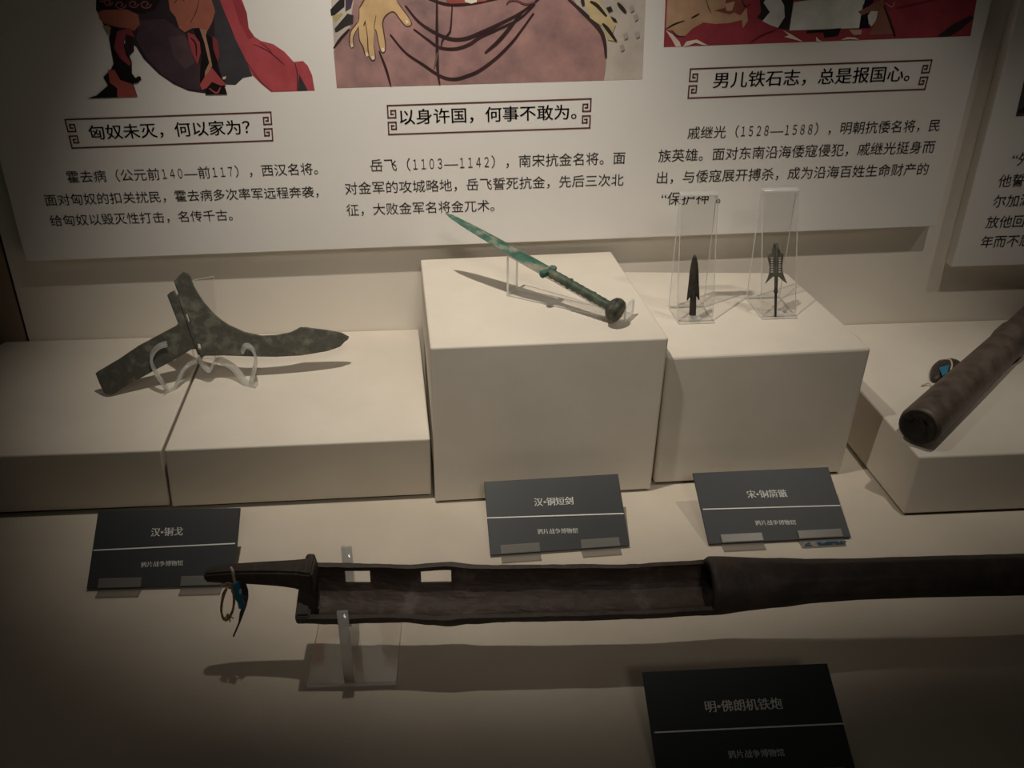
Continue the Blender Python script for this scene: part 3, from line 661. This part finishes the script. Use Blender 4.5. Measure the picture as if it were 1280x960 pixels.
# winged arrowhead
O, U, Vv, N = E2
z6 = lambda x, y: on_easel(E2, 800 + x / 4.8, 220 + y / 4.8)
ax = z6(817, 600)[0]; C2 = O + U * ax
ar = thing('arrowhead', C2 + Vv * z6(824, 835)[1], 'winged bronze arrowhead with pierced rows and long tang, on the right clear easel', 'arrowhead', 'bronze arrowheads on clear easels')
def zz(x, y): p = z6(x, y); return (p[0] - ax, p[1])
outl = [(805, 398), (822, 418), (822, 432), (838, 442), (842, 462), (860, 468), (858, 500), (852, 540), (856, 580), (868, 612), (882, 645), (850, 622), (836, 606), (826, 602), (806, 602), (796, 606), (776, 622), (752, 646), (766, 612), (776, 580), (778, 540), (768, 500), (766, 468), (786, 462), (788, 440), (798, 432), (798, 418)]
holes = []
for k in range(7):
    y = 492 + k * 14
    for x in (792, 838): holes.append([(x - 8, y - 4), (x + 8, y - 4), (x + 8, y + 3), (x - 8, y + 3)])
me = curve_mesh([[zz(*p) for p in L2] for L2 in [outl] + holes], 0.0008, 0.0005, 1)
link('winged_point', onplane(me, C2, U, Vv, N), ARROWG, ar)
bm = bmesh.new(); P = [zz(813, 402)[1], zz(813, 440)[1], zz(815, 600)[1], zz(818, 690)[1]]
tube(bm, [C2 + Vv * y for y in P], [.0010, .0026, .0024, .0022], 10); link('spine', mesh(bm), ARROWG, ar, smooth=True)
bm = bmesh.new(); P = [zz(818, 686)[1], zz(818, 700)[1], zz(818, 701)[1], zz(820, 770)[1], zz(822, 845)[1]]
tube(bm, [C2 + Vv * y for y in P], [.0027, .0027, .0017, .0017, .0014], 10); link('tang', mesh(bm), ARROWM, ar, smooth=True)

# ------------------------------------------------------------------ iron tube on the far right plinth
rI = 0.0262
i0 = onz(1148, 534, HF + rI + .0005); i1 = onz(1279, 411, HF + rI + .0005); ia = (i1 - i0).normalized(); IL = (i1 - i0).length
tb = thing('iron_gun_tube', V((i0.x, i0.y, HF)), 'brown iron gun tube lying at an angle on the far right plinth', 'weapon')
bm = bmesh.new(); N = 30; side = ia.cross(V((0, 0, 1))).normalized(); upI = side.cross(ia).normalized(); ring = []
prof = [(0.0, .0225), (0.002, .0250), (0.008, .0260), (.10, .0258), (.20, .0250), (IL * .80, .0240), (IL * .84, .0262), (IL * .90, .0262), (IL * .93, .0240), (IL * 1.25, .0240), (IL * 1.6, .0225)]
for s, r in prof:
    c = i0 + ia * s; c = V((c.x, c.y, HF + max(r, .0262)))
    ring.append([bm.verts.new(c + (side * math.cos(k * 2 * math.pi / N) + upI * math.sin(k * 2 * math.pi / N)) * (r * (1 + .012 * noise.noise(V((s * 30, k * .5, 1)))))) for k in range(N)])
for i in range(len(ring) - 1):
    for k in range(N): bm.faces.new((ring[i][k], ring[i][(k + 1) % N], ring[i + 1][(k + 1) % N], ring[i + 1][k]))
bm.faces.new(ring[-1])
# recessed, broken looking end
c0 = V((i0.x, i0.y, HF + .0262)); inn = [bm.verts.new(c0 + ia * (.001 + .003 * noise.noise(V((k * .7, 3, 2)))) + (side * math.cos(k * 2 * math.pi / N) + upI * math.sin(k * 2 * math.pi / N)) * (.0165 + .005 * noise.noise(V((k * .45, 9, 2))))) for k in range(N)]
dp = [bm.verts.new(c0 + ia * (.006 + .004 * noise.noise(V((k * .9, 5, 2)))) + (side * math.cos(k * 2 * math.pi / N) + upI * math.sin(k * 2 * math.pi / N)) * (.010 + .005 * noise.noise(V((k * .5, 4, 8))))) for k in range(N)]
for k in range(N):
    for A_, B_ in ((ring[0], inn), (inn, dp)):
        f = bm.faces.new((A_[k], A_[(k + 1) % N], B_[(k + 1) % N], B_[k])); f.material_index = 1
f = bm.faces.new(dp); f.material_index = 1
link('tube', mesh(bm), [IRON2, BOREM], tb, smooth=True)
# leather tag beside it
lt = thing('tie_on_tag', onz(1172, 468, HF), 'dark leather pad with a blue tag, lying beside the iron tube', 'tag', 'tie-on inventory tags')
bm = bmesh.new(); rows = []
for q_, zz_ in ((1.0, .0015), (1.0, .0045), (.86, .0085), (.55, .0105), (.2, .011)):
    rows.append([bm.verts.new(onz(1176 + 20 * q_ * math.cos(k * math.pi / 10) + 6 * math.cos(k * math.pi / 10) ** 2, 466 + 12.5 * q_ * math.sin(k * math.pi / 10) - 5 * math.cos(k * math.pi / 10), HF) + V((0, 0, zz_))) for k in range(20)])
for A_, B_ in zip(rows, rows[1:]):
    for k in range(20): bm.faces.new((A_[k], A_[(k + 1) % 20], B_[(k + 1) % 20], B_[k]))
bm.faces.new(rows[0]); bm.faces.new(rows[-1])
link('leather_pad', mesh(bm), LEATH, lt, smooth=True)
bm = bmesh.new(); q = [onz(x, y, HF + z) for x, y, z in ((1174, 460, .013), (1187, 456, .014), (1184, 466, .013), (1178, 470, .012))]
vs = [bm.verts.new(p) for p in q] + [bm.verts.new(p + V((0.0004, .0012, 0))) for p in q]
for f in ((0, 1, 2, 3), (7, 6, 5, 4), (0, 4, 5, 1), (1, 5, 6, 2), (2, 6, 7, 3), (3, 7, 4, 0)): bm.faces.new([vs[i] for i in f])
link('blue_tag', mesh(bm), BLUE, lt, 'blue tag')
bm = bmesh.new()
tube(bm, smooth_pts([onz(x, y, HF + z) for x, y, z in ((1175, 450, .020), (1181, 449, .022), (1188, 450, .022), (1190, 457, .018), (1188, 463, .014))], 5), .0012, 8)
link('string', mesh(bm), CORD, lt, smooth=True); bm = bmesh.new()
tube(bm, smooth_pts([onz(x, y, HF + z) for x, y, z in ((1152, 482, .002), (1160, 479, .004), (1164, 481, .003), (1166, 485, .002))], 5), .0011, 8)
link('string', mesh(bm), CORD, lt, smooth=True)

# ------------------------------------------------------------------ swivel cannon in the foreground
ZC = 0.088
def cen(px):
    tab = [(250, 739.5), (375, 739.5), (600, 740.5), (800, 737.5), (887, 732), (984, 727.5), (1065, 724), (1135, 721.5), (1280, 718), (1460, 713)]
    for (x0, y0), (x1, y1) in zip(tab, tab[1:]):
        if px <= x1: return onz(px, y0 + (y1 - y0) * (px - x0) / (x1 - x0), ZC)
    return onz(px, tab[-1][1], ZC)
CX = (cen(1280) - cen(375)).normalized(); CF = V((CX.y, -CX.x, 0)).normalized(); CZ = V((0, 0, 1))    # along, toward viewer, up
def lerp_tab(tab, x):
    for (x0, y0), (x1, y1) in zip(tab, tab[1:]):
        if x <= x1: return y0 + (y1 - y0) * max(0, (x - x0)) / (x1 - x0)
    return tab[-1][1]
gun = thing('swivel_cannon', V((cen(440).x, cen(440).y, 0.058)), 'long rusted iron swivel cannon with open trough, lying across the front', 'cannon')
# trough: half pipe turned a little toward the viewer, slots through the far wall
RT = [(375, .0305), (440, .0298), (510, .0285), (535, .0305), (560, .0318), (585, .0292), (620, .0285), (800, .0272), (895, .0275)]
OPEN = math.radians(20)
def ringp(px, ang, r):
    """ang measured from the opening direction, positive toward the far side"""
    a_ = ang - OPEN
    return cen(px) + CZ * (r * math.cos(a_)) - CF * (r * math.sin(a_))
xs = [375 + i * 6.5 for i in range(81)]; A0, A1, NA = math.radians(84), math.radians(360 - 84), 40
angs = [A0 + (A1 - A0) * j / NA for j in range(NA + 1)]
def cut(i, j):
    x = (xs[i] + xs[i + 1]) / 2; d = math.degrees((angs[j] + angs[j + 1]) / 2)
    return (429 < x < 462 or 527 < x < 564) and 99 < d < 131
bm = bmesh.new()
def nz(px, j, k): return 1 + .035 * noise.noise(V((px * .02, j * .22, k))) + .02 * noise.noise(V((px * .08, j * .6, k + 4)))
go = [[bm.verts.new(ringp(x, a_, lerp_tab(RT, x) * nz(x, j, 0))) for j, a_ in enumerate(angs)] for x in xs]
gi = [[bm.verts.new(ringp(x, a_, lerp_tab(RT, x) * .85 * nz(x, j, 7))) for j, a_ in enumerate(angs)] for x in xs]
nx = len(xs) - 1
occ = lambda i, j: 0 <= i < nx and 0 <= j < NA and not cut(i, j)
for i in range(nx):
    for j in range(NA):
        if not occ(i, j): continue
        bm.faces.new((go[i][j], go[i + 1][j], go[i + 1][j + 1], go[i][j + 1]))
        bm.faces.new((gi[i][j], gi[i][j + 1], gi[i + 1][j + 1], gi[i + 1][j])).material_index = 1
        for di, dj, p, q in ((-1, 0, (i, j), (i, j + 1)), (1, 0, (i + 1, j), (i + 1, j + 1)), (0, -1, (i, j), (i + 1, j)), (0, 1, (i, j + 1), (i + 1, j + 1))):
            if not occ(i + di, j + dj): bm.faces.new((go[p[0]][p[1]], go[q[0]][q[1]], gi[q[0]][q[1]], gi[p[0]][p[1]]))
link('trough', mesh(bm), [IRON, IRONIN], gun, smooth=False)
# breech plate closing the left end, with its small raised lug
bm = bmesh.new()
def disc(px, r, a0=78): return [ringp(px, math.radians(a0 + (360 - 2 * a0) * j / 24), r) for j in range(25)]
c1, c2 = disc(374, .0300), disc(392, .0290)
v1 = [bm.verts.new(p) for p in c1]; v2 = [bm.verts.new(p) for p in c2]
bm.faces.new(v1); bm.faces.new(v2[::-1])
for k in range(25): bm.faces.new((v1[k], v1[(k + 1) % 25], v2[(k + 1) % 25], v2[k]))
bmesh.ops.bevel(bm, geom=bm.edges[:], offset=.002, segments=2, affect='EDGES', clamp_overlap=True)
link('breech_plate', mesh(bm), IRON, gun)
bm = bmesh.new()
tp = cen(383)
lg = [tp + CX * x - CF * y + CZ * z for x, y, z in ((-.008, .008, .004), (.010, .008, .004), (.010, .030, .002), (-.008, .030, .002), (-.001, .014, .0265), (.007, .014, .0265), (.007, .026, .0265), (-.001, .026, .0265))]
hexa(bm, lg, .003, 3); link('lug', mesh(bm), IRON, gun)
# tail bar
bm = bmesh.new(); rows = []
for px, yt, yb, dep in ((394, 704, 737, .026), (386, 704, 736, .026), (372, 704.5, 731, .024), (350, 705, 728.5, .022), (320, 706, 727, .020), (290, 707.5, 726, .019), (265, 711, 726, .017), (256, 713, 725.5, .016)):
    # a bar of square section: its top far edge and its bottom near edge are the outline
    cy = (yt + yb) / 2; c = onz(px, cy, ZC + .021); h = (yb - yt) / 1250 / (math.cos(math.radians(40)) + math.sin(math.radians(40))) * 1.0
    r = h * 1.42
    rows.append([bm.verts.new(c - CF * (sx * r / 2) + CZ * (sz * r / 2)) for sx, sz in ((-1, -1), (1, -1), (1, 1), (-1, 1))])
for i in range(len(rows) - 1):
    for k in range(4): bm.faces.new((rows[i][k], rows[i][(k + 1) % 4], rows[i + 1][(k + 1) % 4], rows[i + 1][k]))
bm.faces.new(rows[0]); bm.faces.new(rows[-1])
bmesh.ops.bevel(bm, geom=bm.edges[:], offset=.0022, segments=2, affect='EDGES', clamp_overlap=True)
link('tail_bar', mesh(bm), IRON, gun)
# barrel: round swell behind, eight flats ahead
RB = [(884, .0262), (888, .0282), (900, .0280), (934, .0256), (984, .0228), (1011, .0210), (1065, .0198), (1135, .0195), (1280, .0200), (1460, .0205)]
bm = bmesh.new(); N = 48; rings = []
bx = [884, 886, 888, 892] + [900 + 10 * i for i in range(57)]
for px in bx:
    r = lerp_tab(RB, px); f = min(1, max(0, (px - 962) / 18)); row = []
    for k in range(N):
        th = k * 2 * math.pi / N + math.radians(12); m_ = (th % (math.pi / 4)) - math.pi / 8
        o8 = math.cos(math.pi / 8) / math.cos(m_) * 1.045
        q = r * ((1 - f) + f * o8) * (1 + .018 * noise.noise(V((px * .02, math.cos(th) * 1.5, math.sin(th) * 1.5))) + .008 * noise.noise(V((px * .09, math.cos(th) * 4, math.sin(th) * 4))))
        row.append(bm.verts.new(cen(px) + CZ * (q * math.cos(th)) - CF * (q * math.sin(th))))
    rings.append(row)
for i in range(len(rings) - 1):
    for k in range(N): bm.faces.new((rings[i][k], rings[i][(k + 1) % N], rings[i + 1][(k + 1) % N], rings[i + 1][k]))
bm.faces.new(rings[-1])
bore = [[bm.verts.new(cen(884 + d) + (CZ * math.cos(k * 2 * math.pi / N + .21) - CF * math.sin(k * 2 * math.pi / N + .21)) * q) for k in range(N)] for d, q in ((0, .0185), (40, .0170))]
for A_, B_ in ((rings[0], bore[0]), (bore[0], bore[1])):
    for k in range(N): bm.faces.new((A_[k], A_[(k + 1) % N], B_[(k + 1) % N], B_[k])).material_index = 1
bm.faces.new(bore[1]).material_index = 1
bm2 = mesh(bm); link('barrel', bm2, [IRON, BOREM], gun, smooth=True)

# clear stand under the trough
sf = onz(437.5, 857, 0); sy = sf.y
st = thing('acrylic_stand', V((sf.x, -0.57, 0)), 'clear acrylic stand with forked upright under the left end of the cannon', 'stand', 'clear acrylic display stands')
p0, p1 = onz(383, 860, 0), onz(496, 856.5, 0); ex = p1 - p0; ex.z = 0; bk = V((-ex.y, ex.x, 0)).normalized()
link('base_plate', plate_mesh(p0 + V((0, 0, .0003)), ex, bk * .115, V((0, 0, .004))), [ACR, ACRE], st)
# upright: a sheet across the cannon with a U cut to its underside
c = cen(440); fy = 0.0; YF, YB = sy, c.y + (c.y - sy) + .006
zc = c.z - 0.0; rU = .0325
prof = [(YF, .0045), (YF, .094), (YF + .0035, .094)]
for k in range(0, 13):
    a_ = math.radians(-80 + 160 * k / 12); prof.append((c.y + rU * math.sin(a_), zc - rU * math.cos(a_)))
prof += [(YB - .0035, .112), (YB, .112), (YB, .0045)]
yl = [p[0] for p in prof]
me = curve_mesh([prof], .0048, .0004, 1)
# curve's xy -> world y,z ; thickness along x
me.transform(Matrix(((0, 0, 1, sf.x), (1, 0, 0, 0), (0, 1, 0, 0), (0, 0, 0, 1))))
for p in me.polygons: p.material_index = 0 if abs(p.normal.x) > .8 else 1
link('fork_upright', me, [ACR, ACRE], st)

# tag and string tied round the tail of the cannon
tz = ZC + .021; c0 = onz(291, 716, tz)
tg = thing('tie_on_tag', c0, 'blue tag and coiled tan string hanging from the tail of the cannon', 'tag', 'tie-on inventory tags')
YT = c0.y - .016
z8 = lambda x, y, dy=0.0: ony(230 + x / 5.05, 680 + y / 5.05, YT + dy)
bm = bmesh.new(); tube(bm, smooth_pts([z8(296, 150, .004), z8(308, 170, -.001), z8(312, 200, -.001), z8(318, 228, .001), z8(322, 246, .002)], 5), .0014, 8); link('cord', mesh(bm), CORD, tg, smooth=True)
def twist(L, nm, m):
    bm = bmesh.new(); lf = [bm.verts.new(z8(*q)) for q in L[0]]; rt = [bm.verts.new(z8(*q)) for q in L[1]]; n = len(lf)
    lb = [bm.verts.new(v.co + V((0, .0012, 0))) for v in lf]; rb = [bm.verts.new(v.co + V((0, .0012, 0))) for v in rt]
    for i in range(n - 1):
        for A_, B_ in ((lf, rt), (rt, rb), (rb, lb), (lb, lf)): bm.faces.new((A_[i], A_[i + 1], B_[i + 1], B_[i]))
    bm.faces.new((lf[0], rt[0], rb[0], lb[0])); bm.faces.new((lf[-1], rt[-1], rb[-1], lb[-1]))
    return link(nm, mesh(bm), m, tg)
o_ = twist(([(328, 240, .003), (300, 270, .002), (297, 300, .001), (312, 330, 0), (338, 372, -.001), (346, 410, -.001)], [(345, 240, .003), (352, 262, .002), (362, 300, .001), (368, 330, 0), (372, 372, -.001), (368, 410, -.001)]), 'blue_tag', BLUE)
o_ = twist(([(345, 240, .003), (352, 262, .002), (362, 300, .001), (368, 330, 0), (372, 372, -.001), (350, 440, -.001), (342, 500, -.001), (307, 583, -.001)], [(383, 240, .006), (394, 262, .006), (405, 300, .006), (406, 340, .006), (396, 390, .004), (374, 450, .002), (352, 505, 0), (316, 588, -.001)]), 'tag_fold', NAVY)
bm = bmesh.new(); vs = [z8(356 + 8 * math.cos(q), 298 + 15 * math.sin(q), -.0004) for q in [i * math.pi / 6 for i in range(12)]]
ff = bm.faces.new([bm.verts.new(p) for p in vs]); r_ = bmesh.ops.extrude_face_region(bm, geom=[ff]); 
for v in r_['geom']:
    if isinstance(v, bmesh.types.BMVert): v.co.y -= .0006
link('eyelet', mesh(bm), CORD, tg)
bm = bmesh.new()
for d in range(5):
    rx, ry = 38 + 4 * math.sin(d * 2.1), 104 + 7 * math.cos(d * 1.7)
    tube(bm, smooth_pts([z8(277 + 3 * math.sin(d * 3) + rx * math.sin(q) * (1 + .08 * math.sin(3 * q + d)) + 12 * math.cos(q), 375 - ry * math.cos(q), .002 * math.sin(q * 2 + d)) for q in [i * .55 - .2 for i in range(12)]], 3), .00065, 6)
for q in ((240, 470), (262, 488), (290, 492), (312, 470)): tube(bm, smooth_pts([z8(275, 440), z8((275 + q[0]) / 2 + 6, 462), z8(*q)], 3), .0006, 6)
tube(bm, smooth_pts([z8(225, 250, .004), z8(248, 262, .003), z8(272, 246, .003), z8(300, 250, .002)], 4), .0007, 6)
link('coiled_string', mesh(bm), STRING, tg, smooth=True)
